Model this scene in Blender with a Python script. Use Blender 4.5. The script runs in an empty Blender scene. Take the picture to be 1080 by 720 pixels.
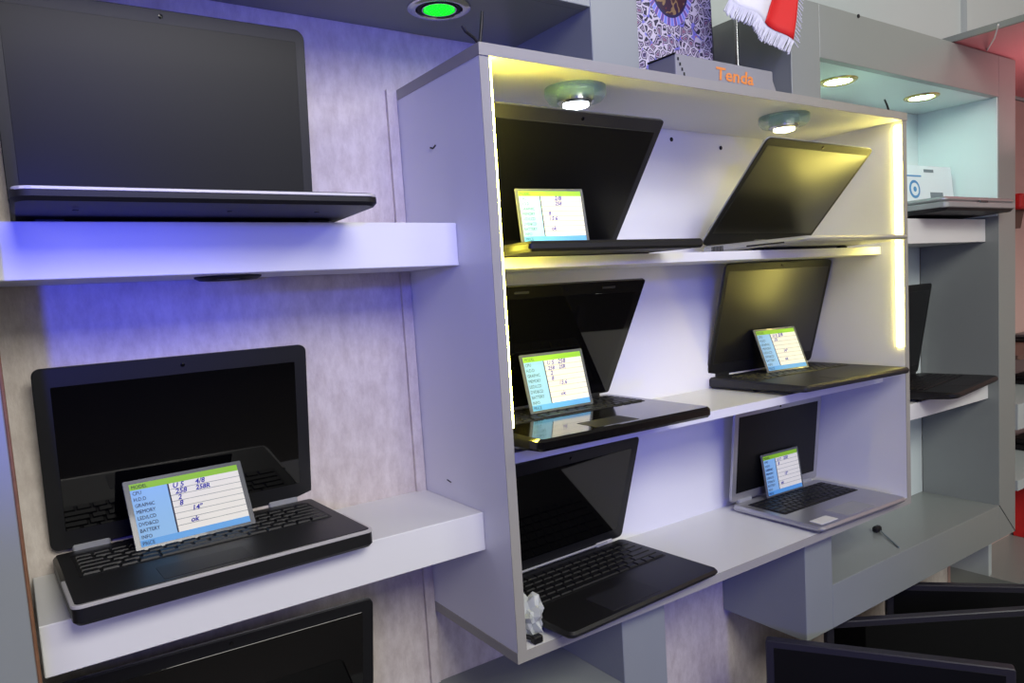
import bpy, math, random
from mathutils import Vector, Matrix
random.seed(7)
C = bpy.context.scene.collection
PI = math.pi

# ------------------------------------------------------------------ camera
F, YAW, PIT, ROL = 784.769, 0.6147, -0.0942, -0.0609
CAM = Vector((-0.5564, -1.1313, 0.5376)); CX, CY = 562.57, 380.34
fw = Vector((math.sin(YAW)*math.cos(PIT), math.cos(YAW)*math.cos(PIT), math.sin(PIT)))
r0 = Vector((math.cos(YAW), -math.sin(YAW), 0)); u0 = r0.cross(fw)
RT = math.cos(ROL)*r0 + math.sin(ROL)*u0
UP = -math.sin(ROL)*r0 + math.cos(ROL)*u0
cam = bpy.data.cameras.new('camera'); co = bpy.data.objects.new('camera', cam); C.objects.link(co)
m = Matrix.Identity(4)
for i, v in enumerate((RT, UP, -fw)):
    for j in range(3): m[j][i] = v[j]
m.translation = CAM; co.matrix_world = m
cam.sensor_fit = 'HORIZONTAL'; cam.sensor_width = 36; cam.lens = F/1080*36
cam.shift_x = (540-CX)/1080; cam.shift_y = (CY-360)/1080
cam.clip_start = 0.02
bpy.context.scene.camera = co

def at(px, py, ax, v):
    """the point of the plane X/Y/Z = v that the photograph shows at (px, py)"""
    dd = fw*F + RT*(px-CX) - UP*(py-CY); i = 'XYZ'.index(ax)
    return CAM + dd*((v-CAM[i])/dd[i])

# ------------------------------------------------------------------ materials
def nodes(m):
    m.use_nodes = True
    return m.node_tree.nodes, m.node_tree.links, m.node_tree.nodes['Principled BSDF']
def srgb(c):
    return tuple((x/12.92 if x <= .04045 else ((x+.055)/1.055)**2.4) for x in c)
def mat(name, c, rough=.5, metal=0, bump=0, bscale=200, var=0, vscale=8, coat=0, spec=.5, trans=0, ior=1.45, emit=None, es=0, alpha=1):
    m = bpy.data.materials.new(name); n, l, b = nodes(m)
    col = (*srgb(c), 1)
    b.inputs['Base Color'].default_value = col; b.inputs['Roughness'].default_value = rough
    b.inputs['Metallic'].default_value = metal; b.inputs['Specular IOR Level'].default_value = spec
    b.inputs['Coat Weight'].default_value = coat; b.inputs['Transmission Weight'].default_value = trans
    b.inputs['IOR'].default_value = ior; b.inputs['Alpha'].default_value = alpha
    tc = n.new('ShaderNodeTexCoord')
    if var:
        t = n.new('ShaderNodeTexNoise'); t.inputs['Scale'].default_value = vscale; t.inputs['Detail'].default_value = 6
        l.new(tc.outputs['Object'], t.inputs['Vector'])
        mx = n.new('ShaderNodeMix'); mx.data_type = 'RGBA'; mx.inputs[6].default_value = tuple(x*(1-var) for x in col[:3])+(1,)
        mx.inputs[7].default_value = tuple(min(1, x*(1+var)) for x in col[:3])+(1,)
        l.new(t.outputs['Fac'], mx.inputs[0]); l.new(mx.outputs[2], b.inputs['Base Color'])
    if bump:
        t = n.new('ShaderNodeTexNoise'); t.inputs['Scale'].default_value = bscale; t.inputs['Detail'].default_value = 3
        l.new(tc.outputs['Object'], t.inputs['Vector'])
        bp = n.new('ShaderNodeBump'); bp.inputs['Strength'].default_value = bump; bp.inputs['Distance'].default_value = .001
        l.new(t.outputs['Fac'], bp.inputs['Height']); l.new(bp.outputs['Normal'], b.inputs['Normal'])
    if emit:
        b.inputs['Emission Color'].default_value = (*srgb(emit), 1); b.inputs['Emission Strength'].default_value = es
    return m

def plaster():
    m = bpy.data.materials.new('textured_wall_paper'); n, l, b = nodes(m)
    tc = n.new('ShaderNodeTexCoord'); mp = n.new('ShaderNodeMapping'); mp.inputs['Scale'].default_value = (1, 1, .45)
    l.new(tc.outputs['Object'], mp.inputs['Vector'])
    t1 = n.new('ShaderNodeTexNoise'); t1.inputs['Scale'].default_value = 55; t1.inputs['Detail'].default_value = 8; t1.inputs['Roughness'].default_value = .7
    t2 = n.new('ShaderNodeTexNoise'); t2.inputs['Scale'].default_value = 7; t2.inputs['Detail'].default_value = 4
    t3 = n.new('ShaderNodeTexNoise'); t3.inputs['Scale'].default_value = 330; t3.inputs['Detail'].default_value = 2
    for t in (t1, t2, t3): l.new(mp.outputs[0], t.inputs['Vector'])
    r = n.new('ShaderNodeValToRGB'); e = r.color_ramp.elements
    e[0].position = .33; e[0].color = (*srgb((.755, .71, .675)), 1); e[1].position = .62; e[1].color = (*srgb((.85, .815, .78)), 1)
    l.new(t1.outputs['Fac'], r.inputs[0])
    mx = n.new('ShaderNodeMix'); mx.data_type = 'RGBA'; mx.blend_type = 'MULTIPLY'; mx.inputs[0].default_value = .2
    l.new(r.outputs[0], mx.inputs[6])
    r2 = n.new('ShaderNodeValToRGB'); r2.color_ramp.elements[0].position = .3; r2.color_ramp.elements[1].position = .7
    r2.color_ramp.elements[0].color = (.62, .55, .5, 1); r2.color_ramp.elements[1].color = (1, 1, 1, 1)
    l.new(t2.outputs['Fac'], r2.inputs[0]); l.new(r2.outputs[0], mx.inputs[7]); l.new(mx.outputs[2], b.inputs['Base Color'])
    ad = n.new('ShaderNodeMath'); l.new(t1.outputs['Fac'], ad.inputs[0]); l.new(t3.outputs['Fac'], ad.inputs[1])
    bp = n.new('ShaderNodeBump'); bp.inputs['Strength'].default_value = .35; bp.inputs['Distance'].default_value = .002
    l.new(ad.outputs[0], bp.inputs['Height']); l.new(bp.outputs[0], b.inputs['Normal'])
    b.inputs['Roughness'].default_value = .75
    return m

M = dict(
    plaster=plaster(),
    white=mat('white_laminate', (.86, .86, .87), .38, var=.03, vscale=4),
    whitein=mat('white_laminate_inside', (.87, .87, .87), .35, var=.02, vscale=4),
    shelfw=mat('white_shelf_laminate', (.88, .88, .875), .4, var=.02, vscale=6),
    grey=mat('grey_laminate', (.535, .555, .54), .32, var=.05, vscale=5),
    edge=mat('grey_edge_band', (.60, .59, .555), .45, var=.04, vscale=30),
    niche=mat('pale_niche_laminate', (.84, .885, .88), .35),
    raw=mat('bare_chipboard_edge', (.47, .33, .22), .9, bump=.5, bscale=400, var=.3, vscale=90),
    dark=mat('black_plastic', (.075, .075, .08), .42, bump=.08, bscale=900),
    darkm=mat('black_matte_plastic', (.055, .055, .06), .55, bump=.1, bscale=900),
    softdark=mat('charcoal_soft_touch', (.12, .12, .135), .5),
    key=mat('black_keycaps', (.075, .075, .082), .45, spec=.35),
    keybed=mat('key_bed', (.02, .02, .022), .6),
    glossb=mat('piano_black', (.05, .048, .045), .12, coat=.3),
    silver=mat('silver_metal', (.72, .72, .73), .34, .75),
    silverp=mat('silver_plastic', (.62, .625, .63), .38, .25),
    silvtrim=mat('bright_silver_trim', (.80, .79, .78), .3, .3),
    gunmetal=mat('gunmetal_cover', (.30, .30, .31), .35, .5),
    scrm=mat('matte_screen', (.045, .046, .05), .36, spec=.35),
    scrg=mat('glossy_screen', (.02, .02, .022), .04, spec=.6),
    scrs=mat('soft_matte_screen', (.078, .075, .068), .33, spec=1),
    lens=mat('camera_lens', (.02, .02, .03), .1),
    chrome=mat('chrome', (.8, .8, .8), .15, 1),
    gold=mat('brass_rim', (.78, .68, .42), .25, .9),
    glass=mat('green_tinted_glass', (.62, .80, .70), .05, alpha=.38, spec=.8),
    acry=mat('grey_acrylic_frame', (.33, .34, .35), .25, coat=.3),
    paperg=mat('card_green', (.55, .78, .16), .5),
    paperb=mat('card_blue', (.55, .75, .90), .5),
    paperB=mat('card_footer_blue', (.36, .65, .88), .5),
    paperc=mat('card_cream', (.93, .92, .86), .5),
    ink=mat('printed_ink', (.05, .08, .2), .6), pen=mat('pen_ink', (.13, .12, .62), .6),
    line=mat('ruled_line', (.50, .52, .50), .6),
    blackw=mat('black_cable', (.03, .03, .035), .5),
    hole=mat('dark_plug', (.03, .03, .05), .6),
    carton=mat('grey_carton', (.56, .56, .56), .5, var=.06, vscale=20),
    orange=mat('orange_print', (.90, .55, .26), .5),
    wrap=mat('clear_wrap', (.80, .82, .80), .15, alpha=.72, spec=.9),
    fabw=mat('white_flag_cloth', (.90, .90, .91), .7, bump=.2, bscale=500),
    fabr=mat('red_flag_cloth', (.84, .10, .11), .6, bump=.2, bscale=500),
    fringe=mat('silver_white_fringe', (.84, .84, .88), .6),
    pink=mat('pink_lit_board', (.86, .58, .60), .5),  # pink of the red light from below put into the board colour
    pinkw=mat('pink_beige_wall', (.80, .68, .64), .6),
    red=mat('red_carton', (.78, .13, .12), .5, var=.25, vscale=40),
    brown=mat('brown_bracket', (.40, .30, .26), .6),
    offw=mat('grey_white_wall', (.70, .735, .73), .6, var=.03, vscale=3),
    sticker=mat('white_sticker', (.86, .86, .84), .5),
    whitebox=mat('white_product_box', (.86, .90, .91), .4), bluep=mat('blue_print', (.30, .55, .75), .5), greyp=mat('grey_print', (.45, .5, .52), .5),
    floor=mat('floor_tiles', (.45, .43, .41), .35, var=.1, vscale=3),
    roomw=mat('shop_wall_paint', (.42, .41, .40), .7), ceil=mat('shop_ceiling_paint', (.62, .62, .62), .8),
    counter=mat('dark_counter', (.16, .16, .17), .4),
    monb=mat('dark_monitor_bezel', (.16, .155, .19), .35), ledoff=mat('unlit_lamp_face', (.14, .13, .14), .3),
    ledy=mat('yellow_led_tape', (1, .95, .55), .5, emit=(1, .93, .30), es=130),
    ledw=mat('warm_led_tape', (1, .97, .75), .5, emit=(1, .93, .46), es=48),
    pk1=mat('white_led_lens', (1, 1, 1), .3, emit=(.93, .97, 1), es=24),
    pk2=mat('warm_led_lens', (1, 1, .9), .3, emit=(1, .95, .70), es=16),
    nl=mat('cool_led_lens', (.9, 1, 1), .3, emit=(.80, 1, .95), es=48),
    green=mat('green_led_face', (.1, .9, .2), .3, emit=(.08, .95, .16), es=1.3),
)

# ------------------------------------------------------------------ mesh helpers
class MB:
    def __init__(s): s.v = []; s.f = []; s.mi = []; s.ms = []
    def _m(s, m):
        m = M[m] if isinstance(m, str) else m
        if m not in s.ms: s.ms.append(m)
        return s.ms.index(m)
    def add(s, vs, fs, m, xf=None):
        k = len(s.v); i = s._m(m)
        s.v += [tuple(xf(Vector(v))) if xf else tuple(v) for v in vs]
        for f in fs: s.f.append([k+j for j in f]); s.mi.append(i)
        return s
    def box(s, a, b, m, xf=None):
        x0, y0, z0 = a; x1, y1, z1 = b
        return s.add([(x0,y0,z0),(x1,y0,z0),(x1,y1,z0),(x0,y1,z0),(x0,y0,z1),(x1,y0,z1),(x1,y1,z1),(x0,y1,z1)],
              [(0,3,2,1),(4,5,6,7),(0,1,5,4),(1,2,6,5),(2,3,7,6),(3,0,4,7)], m, xf)
    def rbox(s, a, b, m, r=.01, ch=.0015, seg=5, xf=None, corners=(1,1,1,1)):
        """prism with rounded plan corners and chamfered rims, plan in XY, from z0 to z1; corners: -x-y, +x-y, +x+y, -x+y"""
        x0, y0, z0 = a; x1, y1, z1 = b
        def ring(ins, z):
            out = []
            for (cx, cy, sx, sy, a0, on) in ((x0,y0,1,1,PI,corners[0]),(x1,y0,-1,1,1.5*PI,corners[1]),(x1,y1,-1,-1,0,corners[2]),(x0,y1,1,-1,.5*PI,corners[3])):
                rr = max(.0004, (r if on else .001))
                for k in range(seg+1):
                    t = a0+k/seg*PI/2; q = max(rr-ins, .0002)
                    out.append((cx+sx*(rr) + q*math.cos(t), cy+sy*(rr)+q*math.sin(t), z))
            return out
        ch = min(ch, (z1-z0)*.45)
        R = [ring(ch, z0), ring(0, z0+ch), ring(0, z1-ch), ring(ch, z1)]; n = len(R[0])
        vs = sum(R, []); fs = [tuple(reversed(range(n))), tuple(range(3*n, 4*n))]
        for q in range(3):
            for i in range(n): j = (i+1) % n; fs.append((q*n+i, q*n+j, (q+1)*n+j, (q+1)*n+i))
        return s.add(vs, fs, m, xf)
    def lathe(s, prof, m, n=32, xf=None, closed=False):
        vs = []; fs = []
        for (r, z) in prof:
            for k in range(n): vs.append((r*math.cos(2*PI*k/n), r*math.sin(2*PI*k/n), z))
        L = len(prof)
        for i in range(L if closed else L-1):
            i2 = (i+1) % L
            for k in range(n): fs.append((i*n+k, i*n+(k+1) % n, i2*n+(k+1) % n, i2*n+k))
        if not closed:
            fs.append(tuple(reversed(range(n)))); fs.append(tuple(range((L-1)*n, L*n)))
        return s.add(vs, fs, m, xf)
    def tube(s, pts, r, m, n=8, xf=None):
        pts = [Vector(p) for p in pts]; vs = []; fs = []
        rs = r if isinstance(r, (list, tuple)) else [r]*len(pts)
        for i, p in enumerate(pts):
            t = (pts[min(i+1, len(pts)-1)]-pts[max(i-1, 0)]).normalized()
            a = t.orthogonal().normalized() if i == 0 else (a - t*a.dot(t)).normalized()
            b = t.cross(a)
            for k in range(n): vs.append(p+(a*math.cos(2*PI*k/n)+b*math.sin(2*PI*k/n))*rs[i])
        for i in range(len(pts)-1):
            for k in range(n): fs.append((i*n+k, i*n+(k+1) % n, (i+1)*n+(k+1) % n, (i+1)*n+k))
        fs.append(tuple(reversed(range(n)))); fs.append(tuple(range((len(pts)-1)*n, len(pts)*n)))
        return s.add(vs, fs, m, xf)
    def prism(s, poly, d, m, xf=None):
        """polygon in XZ (x, z), from y=0 to y=d"""
        n = len(poly); vs = [(x, 0, z) for x, z in poly]+[(x, d, z) for x, z in poly]
        fs = [tuple(range(n)), tuple(reversed(range(n, 2*n)))]+[((i+1) % n, i, n+i, n+(i+1) % n) for i in range(n)]
        return s.add(vs, fs, m, xf)
    def text(s, body, size, m, xf, ext=.0, shear=0, space=1, bold=0):
        cu = bpy.data.curves.new('lettering', 'FONT'); cu.body = body; cu.size = size; cu.resolution_u = 2; cu.shear = shear; cu.space_character = space; cu.offset = bold
        o = bpy.data.objects.new('lettering', cu); C.objects.link(o)
        bpy.context.view_layer.update()
        me = bpy.data.meshes.new_from_object(o.evaluated_get(bpy.context.evaluated_depsgraph_get()))
        s.add([v.co.copy() for v in me.vertices], [tuple(p.vertices) for p in me.polygons], m, xf)
        bpy.data.objects.remove(o); bpy.data.curves.remove(cu); bpy.data.meshes.remove(me)
        return s
    def build(s, name, parent=None, smooth=False):
        me = bpy.data.meshes.new(name); me.from_pydata(s.v, [], s.f)
        for x in s.ms: me.materials.append(x)
        me.polygons.foreach_set('material_index', s.mi)
        me.update(); me.validate()
        o = bpy.data.objects.new(name, me); C.objects.link(o)
        if parent: o.parent = parent
        if smooth:
            me.polygons.foreach_set('use_smooth', [True]*len(me.polygons))
            try: me.set_sharp_from_angle(angle=math.radians(38))
            except Exception: pass
        return o
def recalc(o):
    import bmesh
    bm = bmesh.new(); bm.from_mesh(o.data); bmesh.ops.recalc_face_normals(bm, faces=bm.faces); bm.to_mesh(o.data); bm.free(); return o
def tag(o, label=None, cat=None, group=None, kind=None):
    if label: o['label'] = label
    if cat: o['category'] = cat
    if group: o['group'] = group
    if kind: o['kind'] = kind
    return o
def thing(name, label, cat, loc=(0,0,0), rz=0, group=None):
    o = bpy.data.objects.new(name, None); C.objects.link(o); o.empty_display_size = .05
    o.location = loc; o.rotation_euler = (0, 0, rz)
    return tag(o, label, cat, group)
def boxobj(name, a, b, m, parent=None):
    return MB().box(a, b, m).build(name, parent)
def struct(name, a, b, m):
    return tag(boxobj(name, a, b, m), kind='structure')

# ------------------------------------------------------------------ setting
W, H, D = 1.093, .872, .26          # white cabinet
T = .016
YF = -.223                          # front plane of the grey wall unit
YS = -.206                          # front of the cabinet shelves
ZN = .968                           # soffit height
struct('wall_back', (-3, 0, -1.05), (3.2, .12, 2.3), 'plaster')
struct('wall_left', (-3.1, -4.5, -1.05), (-3, .12, 2.3), 'roomw')
struct('wall_right', (3.2, -4.5, -1.05), (3.3, .12, 2.3), 'pinkw')
struct('wall_front', (-3.1, -4.6, -1.05), (3.3, -4.5, 2.3), 'roomw')
struct('floor', (-3.1, -4.6, -1.1), (3.3, .12, -1.05), 'floor')
struct('ceiling', (-3.1, -4.6, 2.3), (3.3, .12, 2.35), 'ceil')
struct('wall_upper', (-.67, -.012, 1.073), (3.2, 0, 2.3), 'offw')
struct('trim_1', (1.885, -.03, 1.079), (1.915, -.012, 2.3), 'offw')       # white cable duct up the wall
struct('trim_2', (-.018, -.007, -.13), (-.001, 0, .872), 'plaster')          # batten beside the cabinet

# ------------------------------------------------------------------ grey wall unit
u = thing('wall_unit', 'grey laminate wall unit with square posts and recessed bays behind the white cabinet', 'wall unit', (0, 0, -1.05))
def up(name, a, b, m='grey'):
    a = (a[0], a[1], a[2]+1.05); b = (b[0], b[1], b[2]+1.05)
    o = MB().rbox(a, b, m, r=.001, ch=.0008, seg=1).build(name, u); return o
PX = ((-.665, -.565), (.233, .333), (.740, .835), (1.628, 1.728))
up('post', (PX[0][0], YF, -.9), (PX[0][1], 0, 1.073))
up('edge_band', (PX[0][1], YF-.0005, -.6), (PX[0][1]+.0035, YF+.02, .62), 'raw')['label'] = 'worn brown chipboard edge'
up('post', (PX[1][0], YF, .873), (PX[1][1], -.0005, 1.6)); up('post', (PX[1][0], YF, -.9), (PX[1][1], -.0005, -.001))
up('post', (PX[2][0], YF, .873), (PX[2][1], -.0125, 1.073)); up('post', (PX[2][0], YF, -.2278), (PX[2][1], -.0005, -.001))
up('post', (PX[3][0], YF, -.2278), (PX[3][1], -.0125, 1.073))
up('top_rail', (PX[2][1], YF, ZN), (PX[3][0], YF+.018, 1.073))
up('top_rail', (PX[0][1], YF, ZN), (PX[1][0], YF+.018, 1.073))
up('soffit', (PX[2][1], YF+.018, ZN), (PX[3][0], -.0125, ZN+.018), 'niche')
up('soffit', (PX[0][1], YF+.018, ZN), (PX[1][0], -.0005, ZN+.018), 'grey')
up('bottom_sill', (PX[2][1], YF, -.2278), (PX[3][0], -.0005, -.131))
up('bottom_sill', (PX[0][1]+.004, YF, -.2278), (PX[1][0], -.0005, -.131))
up('back_panel', (PX[2][1], -.012, .8725), (PX[3][0], -.0005, ZN), 'niche')
up('back_panel', (W+.001, -.012, -.131), (PX[3][0], -.0005, .8725), 'niche')
up('side_lining', (PX[3][0]-.004, YF+.002, .66), (PX[3][0], -.012, ZN), 'niche')
# mitre groove at the lower right corner of the unit
gm = MB(); a = Vector((PX[3][0], YF-.0006, -.131+1.05)); b = Vector((PX[3][1], YF-.0006, -.2278+1.05)); nrm = (b-a).cross(Vector((0, 1, 0))).normalized()*.0011
gm.add([a+nrm, a-nrm, b-nrm, b+nrm, *(q+Vector((0, .001, 0)) for q in (a+nrm, a-nrm, b-nrm, b+nrm))], [(0,1,2,3),(7,6,5,4),(0,4,5,1),(1,5,6,2),(2,6,7,3),(3,7,4,0)], 'hole').build('mitre_joint', u)
sb = MB()
for q in (at(905, 15, 'Y', YF),): sb.lathe([(.004, 0), (.004, -.002), (.001, -.003)], 'hole', 10, lambda v, q=q: Vector((q.x+v.x, q.y+v.z, q.z+1.05+v.y-.004)))
sb.build('screw', u)

# ------------------------------------------------------------------ floating shelves
def float_shelf(x0, x1, yf, z0, z1, label, group):
    o = thing('floating_shelf', label, 'shelf', ((x0+x1)/2, 0, z0), group=group)
    w = x1-x0
    MB().rbox((-w/2, yf, 0), (w/2, -.0005, z1-z0), 'shelfw', r=.001, ch=.001, seg=1).build('board', o)
    return o
s_up = float_shelf(-.559, -.0005, -.169, .581, .643, 'thick white floating shelf under the large dark laptop, left of the cabinet', None)
s_lo = float_shelf(-.559, -.0005, -.190, .154, .212, 'thick white floating shelf under the black laptop with a grey front rim', None)
n_up = float_shelf(W+.002, 1.6275, -.191, .594, .654, 'white shelf in the recess carrying a closed silver laptop', None)
n_lo = float_shelf(W+.002, 1.6275, -.197, .166, .206, 'white shelf in the recess carrying a thin black laptop', None)
for o in (n_up, n_lo):
    for c in o.children: c.location.y = -.0125; c.scale.y = .93

# ------------------------------------------------------------------ white cabinet
cb = thing('display_cabinet', 'white open wall cabinet with grey edges, two inner shelves and lit rims', 'cabinet', (W/2, 0, 0))
def cp(name, a, b, m, fe='edge', xf=None):
    """board with a grey edge band on its front"""
    o = MB(); a = (a[0]-W/2, *a[1:]); b = (b[0]-W/2, *b[1:])
    o.box((a[0], a[1]+.001, a[2]), b, m); o.box((a[0], a[1], a[2]), (b[0], a[1]+.001, b[2]), fe)
    return o.build(name, cb)
cp('side_panel', (0, -D, T), (T, -.0005, H-T), 'white')
cp('side_panel', (W-T, -D, T), (W, -.0005, H-T), 'white')
tp = cp('top_panel', (0, -D-.002, H-T), (W, -.0005, H), 'whitein')
MB().box((-W/2-.001, -D-.002, H-T), (-W/2, -.0005, H), 'edge').box((-W/2, -D-.002, H), (W/2, -.0005, H+.0006), 'edge').build('edge_band', tp)
bp_ = cp('bottom_panel', (0, -D, 0), (W, -.0005, T), 'whitein')
MB().box((-W/2-.001, -D, 0), (-W/2, -.0005, T), 'edge').build('edge_band', bp_)
MB().box((-W/2+T, -.006, T), (W/2-T, -.0005, H-T), 'whitein').build('back_panel', cb)
cp('shelf', (T, YS, .5716), (W-T, -.006, .5881), 'whitein', 'shelfw')
cp('shelf', (T, YS, .2786), (W-T, -.006, .2951), 'whitein', 'shelfw')
for q in ((708, 147), (760, 156)):
    p = at(*q, 'Y', -.006); MB().lathe([(.0045, 0), (.0045, -.0012), (.003, -.002)], 'hole', 14, lambda v, p=p: Vector((p.x-W/2+v.x, -.006+v.z, p.z+v.y))).build('screw_cap', cb)
p = at(457, 155, 'X', 0)
MB().tube([(-.0008, p.y-.008, p.z+.001), (-.0008, p.y, p.z-.002), (-.0008, p.y+.008, p.z+.0005)], .0012, 'hole', 6, lambda v: Vector((v.x-W/2, v.y, v.z))).build('scratch', cb)
p = at(418, 128, 'X', 0)
MB().rbox((-W/2-.004, p.y-.004, p.z-.009), (-W/2, p.y+.004, p.z+.009), 'hole', r=.002).build('screw_cap', cb)
p = at(474, 507, 'X', 0)
MB().tube([(-.0006, p.y-.006, p.z-.001), (-.0006, p.y+.006, p.z+.001)], .0009, 'hole', 6, lambda v: Vector((v.x-W/2, v.y, v.z))).build('scratch', cb)

# LED tapes
def strip(name, label, a, b, m):
    o = thing(name, label, 'led strip', ((a[0]+b[0])/2, (a[1]+b[1])/2, a[2]))
    c = Vector(o.location); lo = Vector(a)-c; hi = Vector(b)-c
    nx = 1 if a[0] < .5 else -1
    if nx > 0: MB().box((lo.x, lo.y, lo.z), (lo.x+.0006, hi.y, hi.z), 'shelfw').build('tape', o); e = MB().box((lo.x+.0006, lo.y, lo.z), (hi.x, hi.y, hi.z), m)
    else: MB().box((hi.x-.0006, lo.y, lo.z), (hi.x, hi.y, hi.z), 'shelfw').build('tape', o); e = MB().box((lo.x, lo.y, lo.z), (hi.x-.0006, hi.y, hi.z), m)
    e.build('light_diodes', o)
strip('led_strip', 'yellow lit LED tape inside the left edge of the white cabinet', (T, -D+.001, .345), (T+.003, -D+.010, .853), 'ledy')
strip('led_strip', 'warm white lit LED tape at the right cabinet edge, above the top shelf', (W-T-.003, -.2545, .592), (W-T, -.2425, .846), 'ledw')
strip('led_strip', 'warm white lit LED tape at the right cabinet edge, below the top shelf', (W-T-.003, -.2545, .362), (W-T, -.2425, .586), 'ledw')

# puck lights in the cabinet ceiling
def puck(p, zt, label, mlens, warm):
    o = thing('puck_light', label, 'lamp', (p.x, p.y, zt), group='crystal lamps under the cabinet top')
    ring = MB(); n = 10
    ring.lathe([(.030, 0), (.050, 0), (.050, -.012), (.044, -.020), (.030, -.020)], 'glass', n*2, closed=True)
    recalc(ring.build('glass_ring', o))
    MB().lathe([(.0295, 0), (.0295, -.022), (.026, -.026), (.021, -.026)], 'chrome', 32).build('rim', o, True)
    MB().lathe([(.0205, -.0255), (.0205, -.0285), (.012, -.031), (.001, -.032)], mlens, 28).build('lens', o, True)
puck(at(607, 104, 'Z', .84), H-T, 'crystal ring lamp above the left laptop, shining white', 'pk1', 0)
puck(at(827, 131, 'Z', .84), H-T, 'crystal ring lamp above the right laptop, shining yellowish', 'pk2', 1)

# downlights
def downlight(x, y, z, r, label, rim, face, group=None, rings=1):
    o = thing('downlight', label, 'lamp', (x, y, z), group=group)
    rm = MB()
    rm.lathe([(r*.70, 0), (r, 0), (r*.99, -.002), (r*.86, -.005), (r*.74, -.004)], rim, 40, closed=True)
    recalc(rm.build('rim', o, True))
    if rings > 1:
        recalc(MB().lathe([(r*.56, 0), (r*.70, 0), (r*.69, -.003), (r*.58, -.003)], 'hole', 40, closed=True).build('dark_ring', o, True))
        recalc(MB().lathe([(r*.50, 0), (r*.56, 0), (r*.55, -.004), (r*.51, -.004)], rim, 40, closed=True).build('inner_ring', o, True))
    rr = r*(.48 if rings > 1 else .68)
    fc = MB().lathe([(rr, 0), (rr, -.0025), (rr*.6, -.0035), (.001, -.0038)], face, 32).build('lens', o, True)
    if rings > 1 and face == 'green':
        g = MB()
        for i in range(-3, 4):
            for j in range(-3, 4):
                if i*i+j*j < 11: g.lathe([(.0016, -.003), (.0016, -.0055), (.0008, -.006)], 'green', 8, lambda v, i=i, j=j: Vector((v.x+i*rr*.25, v.y+j*rr*.25, v.z)))
        g.build('light_diodes', o)
p = at(463, 8, 'Z', ZN); downlight(p.x, p.y, ZN, .048, 'round downlight glowing green in the grey soffit at top left', 'chrome', 'green', rings=2)
p = at(884, 85, 'Z', ZN); downlight(p.x, p.y, ZN, .042, 'brass rimmed downlight in the recess ceiling, nearer the white cabinet', 'gold', 'nl')
p = at(972, 102, 'Z', ZN); downlight(p.x, p.y, ZN, .042, 'brass rimmed downlight in the recess ceiling, nearer the right post', 'gold', 'nl')
p = at(241, 291, 'Z', .581); downlight(p.x, -.085, .581, .042, 'unlit round downlight under the upper left shelf', 'hole', 'ledoff')

# ------------------------------------------------------------------ laptops
def keys(mb, x0, x1, y0, y1, z, m, rows=6, numpad=False, gap=.0025, hk=.0022):
    rh = (y1-y0)/rows
    U = 15.0
    for r in range(rows):
        yb = y1-(r+1)*rh; yt = y1-r*rh
        h = .62 if r == 0 else 1
        if r == 0: L = [1]*15
        elif r == 1: L = [1]*13+[2]
        elif r == 2: L = [1.5]+[1]*12+[1.5]
        elif r == 3: L = [1.75]+[1]*11+[2.25]
        elif r == 4: L = [2.25]+[1]*10+[2.75]
        else: L = [1, 1, 1, 1.2]+[5.3]+[1.2, 1, 1, 1, 1.3]
        tot = sum(L); x = x0
        for k in L:
            w = k/tot*(x1-x0); xa, xb, ya, yc = x+gap/2, x+w-gap/2, yb+gap/2, yt-gap/2
            i = .0012
            mb.add([(xa,ya,z),(xb,ya,z),(xb,yc,z),(xa,yc,z),(xa+i,ya+i,z+hk),(xb-i,ya+i,z+hk),(xb-i,yc-i,z+hk),(xa+i,yc-i,z+hk)],
                   [(4,5,6,7),(0,1,5,4),(1,2,6,5),(2,3,7,6),(3,0,4,7)], m)
            x += w

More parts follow.
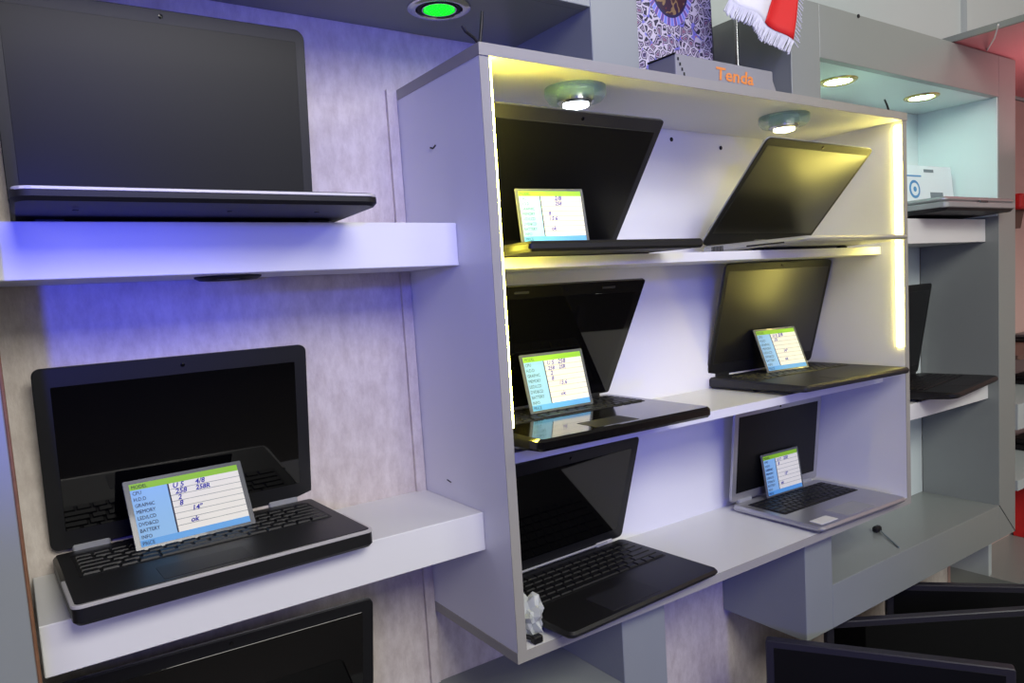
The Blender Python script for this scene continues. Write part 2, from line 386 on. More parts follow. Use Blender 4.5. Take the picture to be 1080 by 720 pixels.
def laptop(label, x, y, z, th, w, d, t, h, al, body='dark', lid='dark', lidback='gunmetal', screen='scrm', kb=True, key='key',
           bez=(.016, .020, .028), rim=None, r=.012, lidr=.010, wedge=.0, sil_under=None, hinge='dark', pad=(.0, .10, .055), hw=.045, kx=.86, ky=(.035, .125), foot=.115, extra=None, bezel=None):
    o = thing('laptop', label, 'laptop', (x, y, z), th)
    f = .002                                    # rubber feet
    b = MB()
    def wx(v):                                  # thinner towards the front when wedge is set
        if wedge and v.z < t*.5: return Vector((v.x, v.y, v.z + wedge*(-v.y/d)**2))
        return v
    if sil_under:
        b.rbox((-w/2, -d, f), (w/2, 0, t*.62), sil_under, r=r, ch=.006, xf=wx); b.rbox((-w/2, -d, t*.62), (w/2, 0, t), body, r=r, ch=.001)
    else:
        b.rbox((-w/2, -d, f), (w/2, 0, t), body, r=r, ch=min(.004, t*.3), xf=wx)
    base = b.build('base', o, True)
    if rim:
        MB().rbox((-w/2-.0007, -d-.0007, t-.0048), (w/2+.0007, -d+.10, t-.0008), rim, r=r, ch=.0005, corners=(1,1,0,0)).build('rim', base)
    for sx in (-1, 1):
        for yy in (-.02, -min(d-.02, foot)):
            MB().rbox((sx*(w/2-.035)-.015, yy-.005, 0), (sx*(w/2-.035)+.015, yy+.005, .0035+wedge*(yy/d)**2), 'darkm', r=.003).build('rubber_foot', base)
    if kb:
        k = MB(); kw = w*kx/2
        k.rbox((-kw-.003, -ky[1]-.003, t-.0006), (kw+.003, -ky[0]+.003, t+.0004), 'keybed', r=.004, ch=.0002)
        keys(k, -kw, kw, -ky[1], -ky[0], t+.0003, key)
        k.build('keyboard', o)
        p = MB(); p.rbox((pad[0]-pad[1]/2, -d+.012, t-.0005), (pad[0]+pad[1]/2, -d+.012+pad[2], t+.0004), 'softdark' if body != 'silver' and body != 'silverp' else 'silverp', r=.003, ch=.0002)
        p.build('touchpad', o)
    L = MB(); swap = lambda v: Vector((v.x, v.z, v.y))     # plan XY -> lid plane XZ, depth -> Y
    def unswap(mb): return mb
    L.rbox((-w/2, .003, .0030), (w/2, h, .0075), lidback, r=lidr, ch=.002, xf=swap)
    L.rbox((-w/2, .003, 0), (w/2, h, .0032), lid, r=lidr, ch=.0008, xf=swap)
    lo = recalc(L.build('lid', o, True)); lo.location = (0, 0, t); lo.rotation_euler = (PI/2-al, 0, 0)
    side, top, bot = bez
    s = MB().rbox((-w/2+side, bot, -.0006), (w/2-side, h-top, .001), screen, r=.0015, ch=.0003, xf=swap)
    recalc(s.build('screen', lo))
    if bezel:
        pass
    recalc(MB().lathe([(.0028, 0), (.0028, -.0007), (.0012, -.0009)], 'lens', 14, lambda v: Vector((v.x, v.z, h-top*.5+v.y))).build('webcam', lo))
    for sx in (-1, 1):
        recalc(MB().rbox((sx*(w/2-hw)-.022, -.004, t-.004), (sx*(w/2-hw)+.022, .008, t+.007), hinge, r=.003, ch=.002).build('hinge', o, True))
    if extra: extra(o, base, lo, t)
    return o

def ports(side, items):
    def fn(o, base, lo, t):
        w = side
        for (ya, yb, za, zb, m) in items:
            MB().box((w-.0006, ya, za), (w+.0006, yb, zb), m).build('port', base)
    return fn

# upper left shelf
def ex1(o, base, lo, t):
    MB().rbox((-.366/2, -.2452-.0012, t-.0045), (.366/2, -.10, t-.0012), 'silvtrim', r=.016, ch=.0005, corners=(1,1,0,0)).build('rim', base)
    for x in (-.13, .02, .12): MB().lathe([(.003, .0), (.003, -.0008), (.001, -.001)], 'hole', 10, lambda v, x=x: Vector((x+v.x, -.2+v.y, .0045+v.z))).build('screw', base)
laptop('large dark laptop on the upper left shelf, seen from below, screen upright', -.3512, -.0383, .643, -.014, .3696, .2452, .0225, .2586, 1.4782,
       body='darkm', lid='dark', screen='scrm', bez=(.013, .017, .03), r=.018, lidr=.014, wedge=.006, extra=ex1)
# lower left shelf
laptop('black laptop with grey front rim on the lower left shelf, holding the largest price card', -.3649, -.0043, .212, .0345, .343, .2197, .0262, .2417, 1.4405,
       body='dark', lid='dark', screen='scrg', bez=(.018, .024, .028), rim='silvtrim', r=.010, lidr=.010, hinge='silverp', kx=.88, ky=(.028, .122), pad=(-.03, .10, .05))
# cabinet, top shelf
laptop('slim black laptop with a wide brownish bezel on the top cabinet shelf, at left', .2100, -.080, .5881, -.0196, .340, .2254, .0165, .2498, .9364,
       body='darkm', lid='softdark', screen='scrm', bez=(.013, .021, .022), r=.006, lidr=.006)
def ex4(o, base, lo, t):
    w = .3684; v = MB()
    for k in range(9): v.box((-w/2-.0008, -.030-k*.0034, .005), (-w/2+.001, -.0285-k*.0034, t-.003), 'hole')
    v.build('vent', base)
    MB().box((-w/2-.0006, -.20, .0085), (-w/2+.001, -.115, .0115), 'hole').build('disc_slot', base)
    MB().rbox((-.02, .008, -.0008), (.02, .016, .0), 'silverp', r=.002, ch=.0002, xf=lambda v: Vector((v.x, v.z, v.y))).build('emblem', lo)
laptop('laptop with silver vented side, tipped far forward, on the top cabinet shelf at right', .8246, -.0612, .5881, .0169, .3684, .2486, .0185, .2563, .8265,
       body='silverp', lid='darkm', screen='scrs', bez=(.010, .016, .034), r=.012, lidr=.012, lidback='silverp', wedge=.007, extra=ex4)
# middle shelf
def ex5(o, base, lo, t):
    for x in (-.09, .09): MB().rbox((x-.014, .245-.013, -.0007), (x+.014, .245-.009, 0), 'softdark', r=.001, ch=.0002, xf=lambda v: Vector((v.x, v.z, v.y))).build('latch', lo)
    MB().box((-.05, -.2641+.010, t), (.05, -.2641+.0105, t+.0004), 'silverp').build('button_line', o)
laptop('glossy piano black laptop on the middle cabinet shelf, at left', .2071, -.0463, .2951, -.0185, .3442, .2641, .0360, .245, 1.0585,
       body='glossb', lid='glossb', screen='scrg', bez=(.016, .022, .026), r=.010, lidr=.005, wedge=.017, extra=ex5, pad=(-.02, .085, .05))
laptop('wide matte black laptop reflecting yellow lamp glow, middle cabinet shelf at right', .8922, -.0126, .2951, -.0534, .3584, .261, .0245, .2578, 1.2977,
       body='softdark', lid='darkm', screen='scrs', bez=(.010, .016, .03), r=.010, lidr=.010, wedge=.010)
# bottom of the cabinet
def ex7(o, base, lo, t):
    MB().tube([(-.13, -.004, t+.004), (.13, -.004, t+.004)], .0022, 'silverp', 8).build('hinge_bar', o)
laptop('black laptop beside crumpled plastic on the cabinet floor, at left', .2298, -.0477, .016, .0529, .3487, .2423, .0200, .2233, 1.2796,
       body='dark', lid='dark', screen='scrg', bez=(.018, .022, .026), r=.014, lidr=.010, hinge='silvtrim', hw=.05, extra=ex7, wedge=.008, kx=.90, ky=(.022, .128), pad=(-.02, .11, .065))
def ex8(o, base, lo, t):
    MB().rbox((-.135, -.2306+.012, t), (-.080, -.2306+.042, t+.0006), 'sticker', r=.002, ch=.0001).build('sticker', o)['label'] = 'white paper sticker'
laptop('silver laptop with black keys and a white sticker on the cabinet floor', .8868, -.0462, .016, -.0283, .3096, .2328, .0160, .2132, 1.4715,
       body='silver', lid='silver', lidback='silver', screen='scrm', bez=(.014, .014, .022), r=.012, lidr=.008, hinge='silverp', wedge=.004, extra=ex8, kx=.84, ky=(.03, .125))
# under the lower left shelf, on the sill of the unit
laptop('laptop with glossy screen tucked beneath the lower left shelf', -.355, -.085, -.131, -.06, .385, .15, .022, .2275, 1.36,
       body='dark', lid='darkm', screen='scrg', bez=(.016, .018, .026), r=.010, lidr=.010, ky=(.02, .09))
# recess
laptop('thin black laptop on the lower shelf of the grey recess', 1.3995, -.0565, .206, .15, .351, .208, .0290, .258, 1.41,
       body='dark', lid='darkm', screen='scrm', bez=(.014, .018, .026), r=.022, lidr=.010, wedge=.014)
o = thing('closed_laptop', 'closed silver laptop overhanging the upper shelf of the grey recess', 'laptop', (1.435, -.145, .654), -.02)
def wl(v): return Vector((v.x, v.y, v.z+(.010*max(0, -v.y/.125)**2 if v.z < .015 else 0)))
MB().rbox((-.175, -.125, .003), (.175, .11, .030), 'softdark', r=.014, ch=.008, xf=wl).build('base', o, True)
MB().rbox((-.176, -.126, .018), (.176, .11, .032), 'silverp', r=.014, ch=.002).build('palm_rest', o, True)
MB().rbox((-.175, -.122, .033), (.175, .108, .044), 'silver', r=.014, ch=.004).build('lid', o, True)
MB().rbox((-.02, -.1275, .031), (.02, -.120, .036), 'gunmetal', r=.002).build('latch', o)
MB().rbox((-.15, .09, 0), (.15, .10, .006), 'darkm', r=.003).build('rubber_feet', o)

# ------------------------------------------------------------------ price cards
ROWS = ['MODEL', 'CPU', 'H.D.D', 'GRAPHIC', 'MEMORY', 'LED/LCD', 'DVD&CD', 'BATTERY', 'INFO', 'PRICE']
def card(label, x, y, z, th, w, h, al, pen):
    o = thing('price_card', label, 'price card', (x, y, z), th, group='price cards standing on the laptops')
    tilt = PI/2-al
    R = Matrix.Rotation(tilt, 3, 'X')
    P = lambda yo=0: (lambda v: R @ Vector((v.x, v.z+yo, v.y)))           # card plan XY -> standing plane
    recalc(MB().rbox((-w/2, 0, 0), (w/2, h, .0022), 'acry', r=.002, ch=.0006, xf=P()).build('holder', o))
    ht = h*math.sin(al); yt = -h*math.cos(al)
    leg = MB(); dep = .030
    leg.add([(-w*.12, yt*.75+.002, ht*.75), (w*.12, yt*.75+.002, ht*.75), (w*.12, yt*.5+dep, .0005), (-w*.12, yt*.5+dep, .0005),
             (-w*.12, yt*.75+.004, ht*.75), (w*.12, yt*.75+.004, ht*.75), (w*.12, yt*.5+dep+.002, .0005), (-w*.12, yt*.5+dep+.002, .0005)],
            [(0,1,2,3),(7,6,5,4),(0,4,5,1),(1,5,6,2),(2,6,7,3),(3,7,4,0)], 'acry')
    recalc(leg.build('back_leg', o))
    mg = w*.045; x0, x1, y0, y1 = -w/2+mg, w/2-mg, mg*.7, h-mg*.8; rh = (y1-y0)/10; xs = x0+(x1-x0)*.325
    c = MB(); q = lambda a, b, zz, m: c.box((a[0], a[1], -zz-.0002), (b[0], b[1], -zz+.0002), m, P())
    q((x0, y1-rh), (x1, y1), .0002, 'paperg'); q((x0, y0+rh), (xs, y1-rh), .0002, 'paperb'); q((x0, y0), (x1, y0+rh), .0002, 'paperB')
    q((xs, y0+rh), (x1, y1-rh), .0002, 'paperc')
    q((xs, y0+rh), (xs+w*.012, y1-rh), .0006, 'ink')
    for i in range(2, 9): q((xs+w*.012, y1-i*rh-.0003), (x1, y1-i*rh+.0003), .0004, 'line')
    recalc(c.build('card', o))
    t = MB(); sz = rh*.82
    for i, s in enumerate(ROWS): t.text(s, sz, 'ink', lambda v, i=i: P()(Vector((x0+w*.014+v.x*.82, y1-(i+.82)*rh+v.y, -.0010))))
    t.build('lettering', o)
    for (fx, row, s, k) in pen:
        t = MB(); t.text(s, rh*k, 'pen', lambda v, fx=fx, row=row: P()(Vector((xs+(x1-xs)*fx+v.x, y1-(row+.85)*rh+v.y, -.0010))), shear=.25, bold=.0002)
        t.build('handwriting', o)
    return o
card('largest price card, on the laptop of the lower left shelf', -.3741, -.0817, .2391, .0727, .151, .0939, 2.0445,
     [(.06, 1, 'U 5', 1.15), (.37, 1, '4/8', 1.15), (.08, 2, '258', 1.15), (.36, 2, '258R', 1.05), (.1, 3, '2', 1.1), (.1, 4, '8', 1.15), (.25, 5.2, '14"', 1.15), (.2, 7, 'ok', 1.15)])
card('price card with a white glare spot, on the top cabinet shelf', .1358, -.2306, .6060, -.1577, .1166, .0845, 1.7426,
     [(.34, 1, '2/8', 1.2), (.34, 2, '258', 1.0), (.15, 4, '8', 1.1), (.15, 5, '15.6', 1.1), (.17, 7, 'ok', 1.1)])
card('price card on the glossy laptop of the middle cabinet shelf', .2028, -.1349, .3340, -.0195, .1328, .1004, 1.8304,
     [(.08, 1, 'U 5', 1.1), (.36, 1, '258', 1.2), (.08, 2, '258', 1.0), (.36, 2, '2SR', 1.0), (.12, 3, '2', 1.1), (.12, 4, '8', 1.1), (.28, 5, '15.6', 1.1), (.27, 7, 'ok', 1.1)])
card('tilted price card on the wide laptop showing yellow lamp glow', .8841, -.0936, .3225, -.1356, .1299, .104, 1.9834,
     [(.08, 1, 'U 5', 1.0), (.3, 1, '2/8', 1.2), (.1, 2, '25', 1.0), (.3, 5, '14"', 1.0), (.25, 7, 'ok', 1.0)])
card('bluish price card on the silver laptop at the cabinet floor', .8816, -.0786, .0345, -.0344, .1319, .0986, 1.7288,
     [(.08, 1, 'U 7', 1.0), (.36, 1, '258', 1.1), (.1, 2, '8', 1.0), (.3, 5, '13"', 1.0), (.1, 7, 'ok', 1.0)])

# ------------------------------------------------------------------ on top of the cabinet
# carton
o = thing('router_carton', 'flat grey carton with orange brand lettering lying on top of the cabinet', 'box', (.53, -.18, H+.0006))
xa, xb, ya, yb, hh = .397-.53, .655-.53, -.242+.18, -.178+.18, .042
MB().rbox((xa, ya, 0), (xb, yb, hh), 'carton', r=.002, ch=.0012, seg=2).build('carton', o)
MB().tube([(xa-.0005, ya, hh), (xa-.0005, yb, hh)], .0016, 'hole', 6).build('dark_edge', o)
w = MB()
pts = [(xb, ya+.002, .001), (xb+.018, ya+.004, .001), (xb+.040, ya+.02, .002), (xb+.012, ya+.01, .030), (xb, ya+.002, hh-.002), (xb, yb-.03, hh-.002), (xb+.010, yb-.05, .028), (xb+.03, yb-.05, .001), (xb, yb-.03, .001)]
w.add(pts, [(0,1,3,4),(1,2,3),(3,2,7,6),(4,3,6,5),(6,7,8,5),(0,8,7,2,1),(0,4,5,8)], 'carton').build('crumpled_end', o)
t = MB(); t.text('Tenda', .030, 'orange', lambda v: Vector((.495-.53+v.x*1.35, ya-.0008, .011+v.y)), shear=.08, bold=.0007)
t.box((.503-.53, ya-.0009, .0045), (.60-.53, ya-.0004, .0065), 'orange'); t.build('lettering', o)
b = MB()
for i, zz in enumerate((.034, .026, .018, .011)): b.box((xa+.004+i*.0045, ya-.0009, zz-.003), (xa+.0075+i*.0045, ya-.0004, zz+.002), 'hole')
b.build('printed_marks', o)

# ornate bag
def ornate():
    m = bpy.data.materials.new('ornate_arabesque_print'); n, l, b = nodes(m)
    tc = n.new('ShaderNodeTexCoord')
    sep = n.new('ShaderNodeSeparateXYZ'); l.new(tc.outputs['Object'], sep.inputs[0])
    def mth(op, a, bb=None, cl=False):
        x = n.new('ShaderNodeMath'); x.operation = op; x.use_clamp = cl
        for i, q in enumerate((a, bb)):
            if q is None: continue
            if isinstance(q, (int, float)): x.inputs[i].default_value = q
            else: l.new(q, x.inputs[i])
        return x.outputs[0]
    cx, cz = -.012, .203
    dx = mth('SUBTRACT', sep.outputs['X'], cx); dz = mth('SUBTRACT', sep.outputs['Z'], cz)
    rad = mth('SQRT', mth('ADD', mth('MULTIPLY', dx, dx), mth('MULTIPLY', mth('MULTIPLY', dz, dz), .62)))
    ang = mth('ARCTAN2', dx, dz)
    pet = mth('SINE', mth('MULTIPLY', ang, 26))
    def ramp(inp, stops, cons=True):
        r = n.new('ShaderNodeValToRGB'); r.color_ramp.interpolation = 'CONSTANT' if cons else 'LINEAR'; e = r.color_ramp.elements
        e[0].position, e[0].color = stops[0][0], (*srgb(stops[0][1]), 1); e[1].position, e[1].color = stops[1][0], (*srgb(stops[1][1]), 1)
        for p_, c_ in stops[2:]: k = e.new(p_); k.color = (*srgb(c_), 1)
        l.new(inp, r.inputs[0]); return r.outputs[0]
    def mix(f, a, bb):
        x = n.new('ShaderNodeMix'); x.data_type = 'RGBA'; l.new(f, x.inputs[0]); l.new(a, x.inputs[6]); l.new(bb, x.inputs[7]); return x.outputs[2]
    ns = n.new('ShaderNodeTexNoise'); ns.inputs['Scale'].default_value = 30; l.new(tc.outputs['Object'], ns.inputs['Vector'])
    vm = n.new('ShaderNodeVectorMath'); vm.operation = 'MULTIPLY_ADD'; l.new(ns.outputs['Color'], vm.inputs[0]); vm.inputs[1].default_value = (.02, .02, .02); l.new(tc.outputs['Object'], vm.inputs[2])
    vo = n.new('ShaderNodeTexVoronoi'); vo.feature = 'DISTANCE_TO_EDGE'; vo.inputs['Scale'].default_value = 70; l.new(vm.outputs[0], vo.inputs['Vector'])
    vf = n.new('ShaderNodeTexVoronoi'); vf.inputs['Scale'].default_value = 70; l.new(vm.outputs[0], vf.inputs['Vector'])
    field = ramp(vo.outputs['Distance'], [(0, (.78, .75, .79)), (.09, (.13, .10, .22)), (.2, (.72, .67, .74)), (.28, (.22, .17, .34)), (.36, (.58, .40, .48))])
    tint = ramp(vf.outputs['Color'], [(0, (.3, .3, .75)), (.8, (.65, .3, .4))])
    field = mix(mth('MULTIPLY', mth('GREATER_THAN', vf.outputs['Distance'], .75), .8), field, tint)
    ring = ramp(mth('ADD', mth('MULTIPLY', pet, .5), .5), [(0, (.45, .50, .82)), (.35, (.72, .72, .90)), (.62, (.62, .32, .50)), (.85, (.35, .30, .62))])
    med = ramp(ns.outputs['Fac'], [(0, (.24, .10, .16)), (.47, (.55, .45, .30)), (.52, (.20, .08, .20)), (.6, (.42, .16, .20))])
    c = mix(mth('LESS_THAN', rad, .061), field, ring)
    c = mix(mth('LESS_THAN', rad, .050), c, ramp(rad, [(0, (.12, .10, .28)), (.5, (.12, .10, .28))]))
    c = mix(mth('LESS_THAN', rad, .046), c, med)
    l.new(c, b.inputs['Base Color']); b.inputs['Roughness'].default_value = .5
    return m
M['ornate'] = ornate()
pb = at(672, 60, 'Y', -.155); pe = at(752, 60, 'Y', -.155)
o = thing('ornate_bag', 'ornate bag with a dark medallion and blue petals standing on the cabinet', 'bag', ((pb.x+pe.x)/2, -.155, H+.0006))
hw = (pe.x-pb.x)/2; bh = .25
b = MB(); NZ = 10
prof = []
for i in range(NZ+1):
    f = i/NZ; prof.append((f*bh, .045*(1-.45*f), hw*(1-.02*f)))
vs = []; fs = []
for (z_, dp, w_) in prof: vs += [(-w_, 0, z_), (w_, 0, z_), (w_+.004, dp*.5, z_), (w_, dp, z_), (-w_, dp, z_), (-w_-.004, dp*.5, z_)]
for i in range(NZ):
    for k in range(6): fs.append((i*6+k, i*6+(k+1) % 6, (i+1)*6+(k+1) % 6, (i+1)*6+k))
fs += [tuple(reversed(range(6))), tuple(range(NZ*6, NZ*6+6))]
b.add(vs, fs, 'ornate'); b.build('printed_body', o)
gs = MB(); gs.add([(hw-.0002, 0, 0), (hw+.022, .012, 0), (hw+.026, .050, 0), (hw-.0002, .045, 0), (hw-.003, 0, bh), (hw+.010, .012, bh), (hw+.014, .040, bh), (hw-.003, .026, bh)],
      [(3,2,1,0),(4,5,6,7),(0,1,5,4),(1,2,6,5),(2,3,7,6),(3,0,4,7)], mat('dark_gusset', (.30, .31, .30), .6)); gs.build('side_gusset', o)

# table flag
pp = at(777.5, 66, 'Y', -.145)
o = thing('table_flag', 'small white and red table flag with fringe on a silver stand on the cabinet', 'flag', (pp.x, -.145, H+.0006))
MB().lathe([(.026, 0), (.026, .003), (.010, .006), (.0055, .010), (.0055, .040), (.0068, .046), (.0052, .060), (.0028, .095), (.0022, .36), (.001, .365)], 'chrome', 20).build('pole', o, True)
def fl(px, py, yy=-.243): q = at(px, py+3, 'Y', yy); return Vector((q.x-pp.x, q.y+.145, q.z-H))
def sheet(poly_rows, m, name, amp=.006, off=0):
    """cloth grid between two pixel polylines, rippled in depth"""
    A, B, nu, nv = poly_rows; vs = []; fs = []
    for i in range(nu+1):
        fu = i/nu
        for j in range(nv+1):
            fv = j/nv
            a = (A[0][0]+(A[1][0]-A[0][0])*fu, A[0][1]+(A[1][1]-A[0][1])*fu); c = (B[0][0]+(B[1][0]-B[0][0])*fu, B[0][1]+(B[1][1]-B[0][1])*fu)
            px, py = a[0]+(c[0]-a[0])*fv, a[1]+(c[1]-a[1])*fv
            q = fl(px, py); q.y += off-.008+amp*math.sin(px*.14+py*.05); vs.append(q)
    for i in range(nu):
        for j in range(nv): k = i*(nv+1)+j; fs.append((k, k+1, k+nv+2, k+nv+1))
    ob = MB().add(vs, fs, m).build(name, o, True)
    md = ob.modifiers.new('thickness', 'SOLIDIFY'); md.thickness = .0008
    return ob
cl = sheet((((765, -50), (842, -50)), ((768, -3), (831, 43)), 24, 10), 'fabw', 'cloth')
sheet((((824, -50), (842, -50)), ((804, 22), (829.5, 42)), 12, 10), 'fabr', 'red_band', off=-.0022)
fr = MB()
for i in range(84):
    f = i/83; a = (768+63*f, -3+46*f); q0 = fl(*a); q1 = fl(a[0]-6+random.uniform(-1, 1), a[1]+13.5+random.uniform(-1, 1))
    dy = -.008+.006*math.sin(a[0]*.14+a[1]*.05); q0.y += dy; q1.y += dy+random.uniform(-.002, .002)
    fr.tube([q0, (q0+q1)/2+Vector((random.uniform(-.001, .001), 0, 0)), q1], .0011, 'fringe', 5)
for i in range(26):
    f = i/25; a = (831+11*f, 43-93*f); q0 = fl(*a); q1 = fl(a[0]+5+random.uniform(-1, 1), a[1]+6+random.uniform(-1, 1))
    dy = -.008+.006*math.sin(a[0]*.14+a[1]*.05); q0.y += dy; q1.y += dy
    fr.tube([q0, q1], .0011, 'fringe', 5)
fr.build('fringe', o)
MB().tube([(0, 0, .345), (0, -.05, .335), fl(768, -50)+Vector((0, -.004, 0)), fl(800, -50)+Vector((0, -.004, 0)), fl(842, -50)+Vector((0, -.006, 0))], .002, 'chrome', 8).build('crossbar', o)

# loose cable ends
def cable(label, base_px, tips, zt=H+.0006, r=.0022, yy=-.245):
    q = at(*base_px, 'Y', yy); q.z = zt
    o = thing('cable_end', label, 'cable', q)
    for k, tp in enumerate(tips):
        pts = [(0, 0, r)]
        for (px, py) in tp: e = at(px, py, 'Y', yy); pts.append((e.x-q.x, 0, e.z-q.z))
        MB().tube(pts, [r]*(len(pts)-1)+[r*.8], 'blackw', 8).build('wire', o)
    return o
cable('two black cable ends poking up at the top left corner of the cabinet', (506, 46), [[(507, 36), (508, 22), (508.5, 12)], [(500, 40), (491, 33), (487, 27)]])
cable('single short black cable end on the cabinet top, near the recess lamps', (938, 117), [[(936, 112), (933, 105)]], yy=-.24)

q = at(925, 560, 'Z', -.129)
o = thing('sill_plug', 'small black plug with thin cord lying on the grey sill below the silver laptop', 'plug', (q.x, q.y, -.131))
MB().rbox((-.012, -.008, 0), (.012, .008, .016), 'blackw', r=.005, ch=.004).build('plug_body', o)
e1, e2 = at(935, 566, 'Z', -.129)-q, at(948, 577, 'Z', -.129)-q
MB().tube([(.008, 0, .006), (e1.x, e1.y, .0035), (e2.x, e2.y, .0022)], .0017, 'greyp', 6).build('cord', o)

# crumpled plastic and plug on the cabinet floor
p = at(566, 642, 'Z', .016)
o = thing('crumpled_plastic', 'crumpled clear plastic wrap in the bottom left corner of the cabinet', 'plastic wrap', (.047, -.215, T))
import bmesh
bm = bmesh.new(); bmesh.ops.create_icosphere(bm, subdivisions=3, radius=1)
from mathutils import noise
for v in bm.verts:
    d_ = v.co.normalized(); k = .55+.75*abs(noise.noise(d_*1.9+Vector((4, 2, 7))))+.55*abs(noise.noise(d_*4.3+Vector((3, 1, 2))))+random.uniform(-.06, .06)
    v.co = Vector((d_.x*.027*k, d_.y*.034*k, max(.0005, .026+d_.z*.040*k)))
me = bpy.data.meshes.new('film'); bm.to_mesh(me); bm.free(); me.materials.append(M['wrap'])
fo = bpy.data.objects.new('film', me); C.objects.link(fo); fo.parent = o
o = thing('plug', 'small black plug lying in front of the crumpled plastic', 'plug', (.036, -.248, T))
MB().tube([(-.012, .024, .012), (-.008, .010, .010), (.001, -.001, .0065)], .0035, 'blackw', 10).build('cord', o)
MB().rbox((-.004, -.009, 0), (.013, .003, .012), 'blackw', r=.003, ch=.002).build('plug_body', o)

# white product box in the recess
o = thing('product_box', 'white product box with a blue round print standing behind the closed silver laptop', 'box', (1.485, -.118, .698), -.06)
Rb = Matrix.Rotation(-.10, 3, 'X')
xfb = lambda v: Rb @ v
MB().box((-.115, 0, 0), (.112, .018, .105), 'whitebox', xfb).build('carton', o)
g = MB(); g.lathe([(.024, 0), (.024, -.0006)], 'bluep', 24, lambda v: Rb @ Vector((-.07+v.x, v.z, .042+v.y))); g.lathe([(.017, 0), (.017, -.001)], 'whitebox', 24, lambda v: Rb @ Vector((-.07+v.x, v.z, .042+v.y)))
g.lathe([(.007, 0), (.007, -.0014)], 'bluep', 18, lambda v: Rb @ Vector((-.07+v.x, v.z, .042+v.y)))
g.box((-.10, -.0006, .075), (-.035, 0, .079), 'bluep', xfb).build('printed_globe', o)
MB().box((-.02, -.0006, .088), (.025, 0, .096), 'greyp', xfb).build('hang_slot', o)
MB().box((0, -.0006, .012), (.06, 0, .035), 'greyp', xfb).build('printed_label', o)

# ------------------------------------------------------------------ monitors below the unit
ZC = -.60
tag(boxobj('counter', (.30, -1.3, ZC-.03), (2.6, -.002, ZC), 'counter'), 'dark low counter carrying the row of monitors', 'counter')
def monitor(label, tl, tr_dir, w, h, ztop, scr):
    th = math.atan2(tr_dir.y, tr_dir.x); c = tl + tr_dir.normalized()*w/2
    o = thing('monitor', label, 'monitor', (c.x, c.y, ZC), th, group='dark monitors below the grey wall unit')
    z1 = ztop-ZC; z0 = z1-h; sw = lambda v: Vector((v.x, v.z, v.y))
    hs = recalc(MB().rbox((-w/2, z0, 0), (w/2, z1, .022), 'monb', r=.006, ch=.002, xf=sw).rbox((-w/2+.06, z0+.05, .02), (w/2-.06, z1-.05, .042), 'darkm', r=.02, ch=.012, xf=sw).build('housing', o, True))
    recalc(MB().rbox((-w/2+.016, z0+.02, -.0006), (w/2-.016, z1-.014, .001), scr, r=.001, ch=.0002, xf=sw).build('screen', o))
    MB().box((-.03, .022, .012), (.03, .05, z0+.10), 'darkm').build('neck', o)
    MB().rbox((-.10, -.06, 0), (.10, .12, .014), 'darkm', r=.03, ch=.004).build('foot', o, True)
a, b = at(807, 675, 'Z', -.2), at(1072, 706, 'Z', -.2)
monitor('nearest monitor at the bottom edge, purple light along its top bezel', a, b-a, (b-a).length, .27, -.2, 'scrm')
a, b = at(872, 656.6, 'Z', -.245), at(1080, 643, 'Z', -.245)
monitor('monitor just behind the nearest one, below the grey sill', a, b-a, .47, .27, -.245, 'scrg')
a, b = at(935, 616, 'Z', -.25), at(1080, 619, 'Z', -.25)
monitor('farthest monitor, its top bezel level below the grey sill', a, b-a, .46, .27, -.25, 'scrm')

# ------------------------------------------------------------------ far right: next wall unit
q = thing('right_display_shelves', 'open white display shelves beyond the grey wall unit at the right edge', 'shelves', (2.35, -.001, ZC))
def rs(name, a, b, m): return MB().box((a[0]-2.35, a[1], a[2]-ZC), (b[0]-2.35, b[1], b[2]-ZC), m).build(name, q)
rs('back_panel', (1.80, -.008, ZC), (2.9, 0, 1.07), 'pinkw')
SH = (.16, .045, -.10, -.39)
for px, zz in zip((405, 470, 0, 566), (.105, -.105, 0, -.405)): pass
rs('shelf', (1.80, -.20, .05), (2.9, -.008, .125), 'offw')
rs('shelf', (1.80, -.20, -.13), (2.9, -.008, -.10), 'offw')
rs('shelf', (1.80, -.20, -.46), (2.9, -.008, -.41), 'grey')
rs('side_panel', (1.80, -.12, -.41), (1.82, -.008, -.13), 'offw')
def slab_laptop(label, x, y, z, t, m):
    o = thing('stacked_laptop', label, 'laptop', (x, y, z))
    MB().rbox((-.17, -.11, .002), (.17, .11, t*.55), 'darkm', r=.01, ch=.003).build('base', o, True)
    MB().rbox((-.17, -.11, t*.6), (.17, .11, t), m, r=.01, ch=.003).build('lid', o, True)
slab_laptop('closed dark laptop on the topmost far right shelf', 2.36, -.13, .125, .03, 'darkm')
slab_laptop('closed black laptop on the lower far right shelf', 2.36, -.13, -.10, .04, 'darkm')
rs('shelf', (1.80, -.20, .255), (2.9, -.008, .267), 'brown')
slab_laptop('closed brownish laptop on the narrow far right shelf', 2.36, -.13, .267, .026, 'gunmetal')
o = thing('red_carton', 'dark red carton on the lowest far right shelf', 'box', (2.36, -.08, -.41))
MB().rbox((-.14, -.06, 0), (.14, .06, .17), 'red', r=.003).build('carton', o)
MB().box((-.10, -.061, .06), (.10, -.06, .09), 'orange').build('printed_band', o)
q2 = at(1075, 211, 'Y', -.05)
o = thing('red_bracket', 'bright red fitting on the pink wall, right of the silver laptop', 'bracket', (q2.x+.02, -.008, q2.z-.03))
MB().rbox((-.05, -.06, 0), (.06, 0, .05), 'red', r=.008, ch=.005).build('holder', o); MB().prism([(-.03, -.06), (.02, -.06), (.05, 0), (-.04, 0)], -.03, 'brown').build('arm', o)

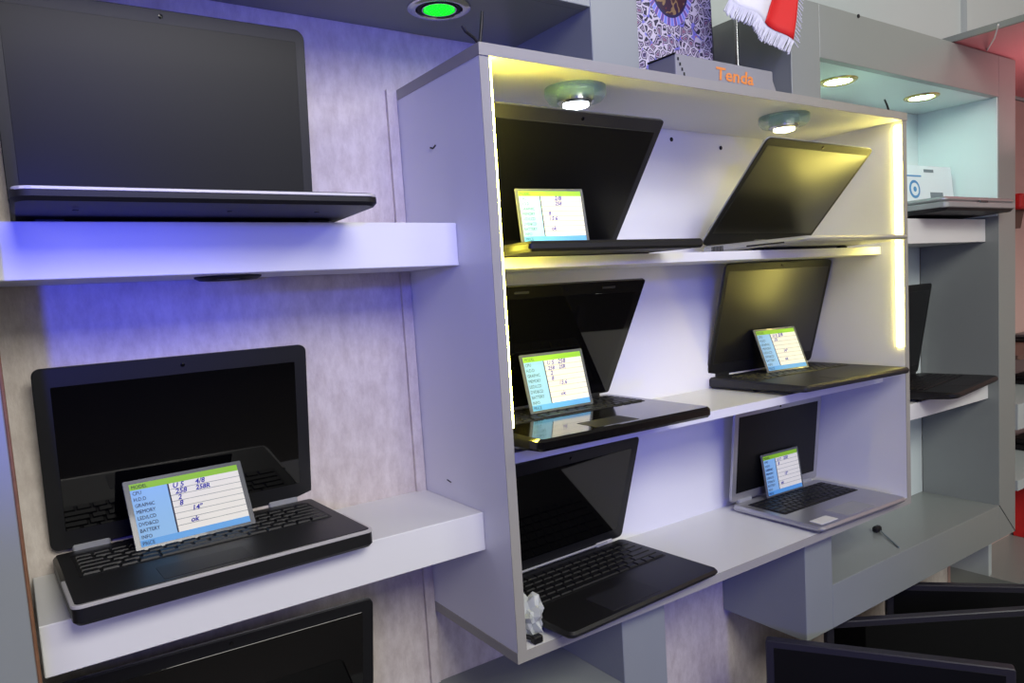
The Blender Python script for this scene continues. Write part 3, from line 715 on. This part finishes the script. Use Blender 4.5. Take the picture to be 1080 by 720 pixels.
# canopy at top right
k = at(1005, 42, 'Y', YF)
o = thing('canopy_board', 'pink lit canopy board with a grey rim at the top right corner', 'board', (k.x, YF, 1.0745))
MB().box((0, -.75, 0), (.010, .20, .014), 'grey').build('rim', o)
MB().box((.010, -.75, .003), (1.3, .20, .013), 'pink').build('board', o)
MB().tube([at(1053, 26, 'Y', -.33)-Vector(o.location), at(1049, 40, 'Y', -.30)-Vector(o.location), at(1041, 53, 'Y', -.226)-Vector(o.location)], .002, 'fabw', 6).build('white_cord', o)

# ------------------------------------------------------------------ light
def area(name, loc, target, sx, sy, power, color):
    li = bpy.data.lights.new(name, 'AREA'); li.shape = 'RECTANGLE'; li.size = sx; li.size_y = sy; li.energy = power; li.color = color
    o = bpy.data.objects.new(name, li); C.objects.link(o); o.location = loc
    o.rotation_euler = (Vector(target)-Vector(loc)).to_track_quat('-Z', 'Y').to_euler(); return o
area('ceiling_lamp', (-.1, -2.35, 1.75), (.15, 0, .45), 1.2, .85, 44, (1, .97, .91))
area('ceiling_lamp', (2.0, -2.6, 2.1), (1.4, 0, .4), 1.0, .5, 19, (.97, 1, .92))
area('front_fill_light', (1.2, -4.3, .9), (.3, 0, .5), 3.2, 1.8, 23, (.98, 1, .98))  # added broad fill from the front to lift the shade, no real window
area('blue_sign_lamp', (-.95, -1.75, .6), (.0, 0, .6), .5, .4, 5, (.06, .06, 1))
area('left_fill_light', (-2.5, -2.3, 1.1), (0, -.1, .5), 1.4, 1.4, 14, (.82, .80, 1))  # added fill for the faces turned left, stands for no real window
area('red_lamp', (1.80, -.48, .86), (1.80, -.44, 1.07), .3, .3, 1.1, (1, .52, .54))
area('red_lamp', (2.75, -.9, .75), (2.5, -.1, .8), .3, .3, .25, (1, .45, .45))
def spot(name, loc, target, ang, power, color, rad):
    li = bpy.data.lights.new(name, 'SPOT'); li.energy = power; li.color = color; li.spot_size = math.radians(ang); li.spot_blend = 1; li.shadow_soft_size = rad
    o = bpy.data.objects.new(name, li); C.objects.link(o); o.location = loc
    o.rotation_euler = (Vector(target)-Vector(loc)).to_track_quat('-Z', 'Y').to_euler()
spot('blue_spot_lamp', (-.9, -1.75, .55), (-.455, 0, .515), 17, 100, (.03, .05, 1), .04)
spot('blue_spot_lamp', (-.5, -2.2, .25), (.72, 0, .02), 32, 62, (.05, .07, 1), .08)
spot('blue_spot_lamp', (-.7, -2.1, .86), (.18, 0, .83), 40, 84, (.05, .08, 1), .06)
w = bpy.data.worlds.new('world'); bpy.context.scene.world = w; w.use_nodes = True
w.node_tree.nodes['Background'].inputs[0].default_value = (.05, .05, .06, 1)

vs_ = bpy.context.scene.view_settings
vs_.view_transform = 'Standard'; vs_.look = 'None'; vs_.exposure = 0; vs_.gamma = 1; vs_.use_curve_mapping = False
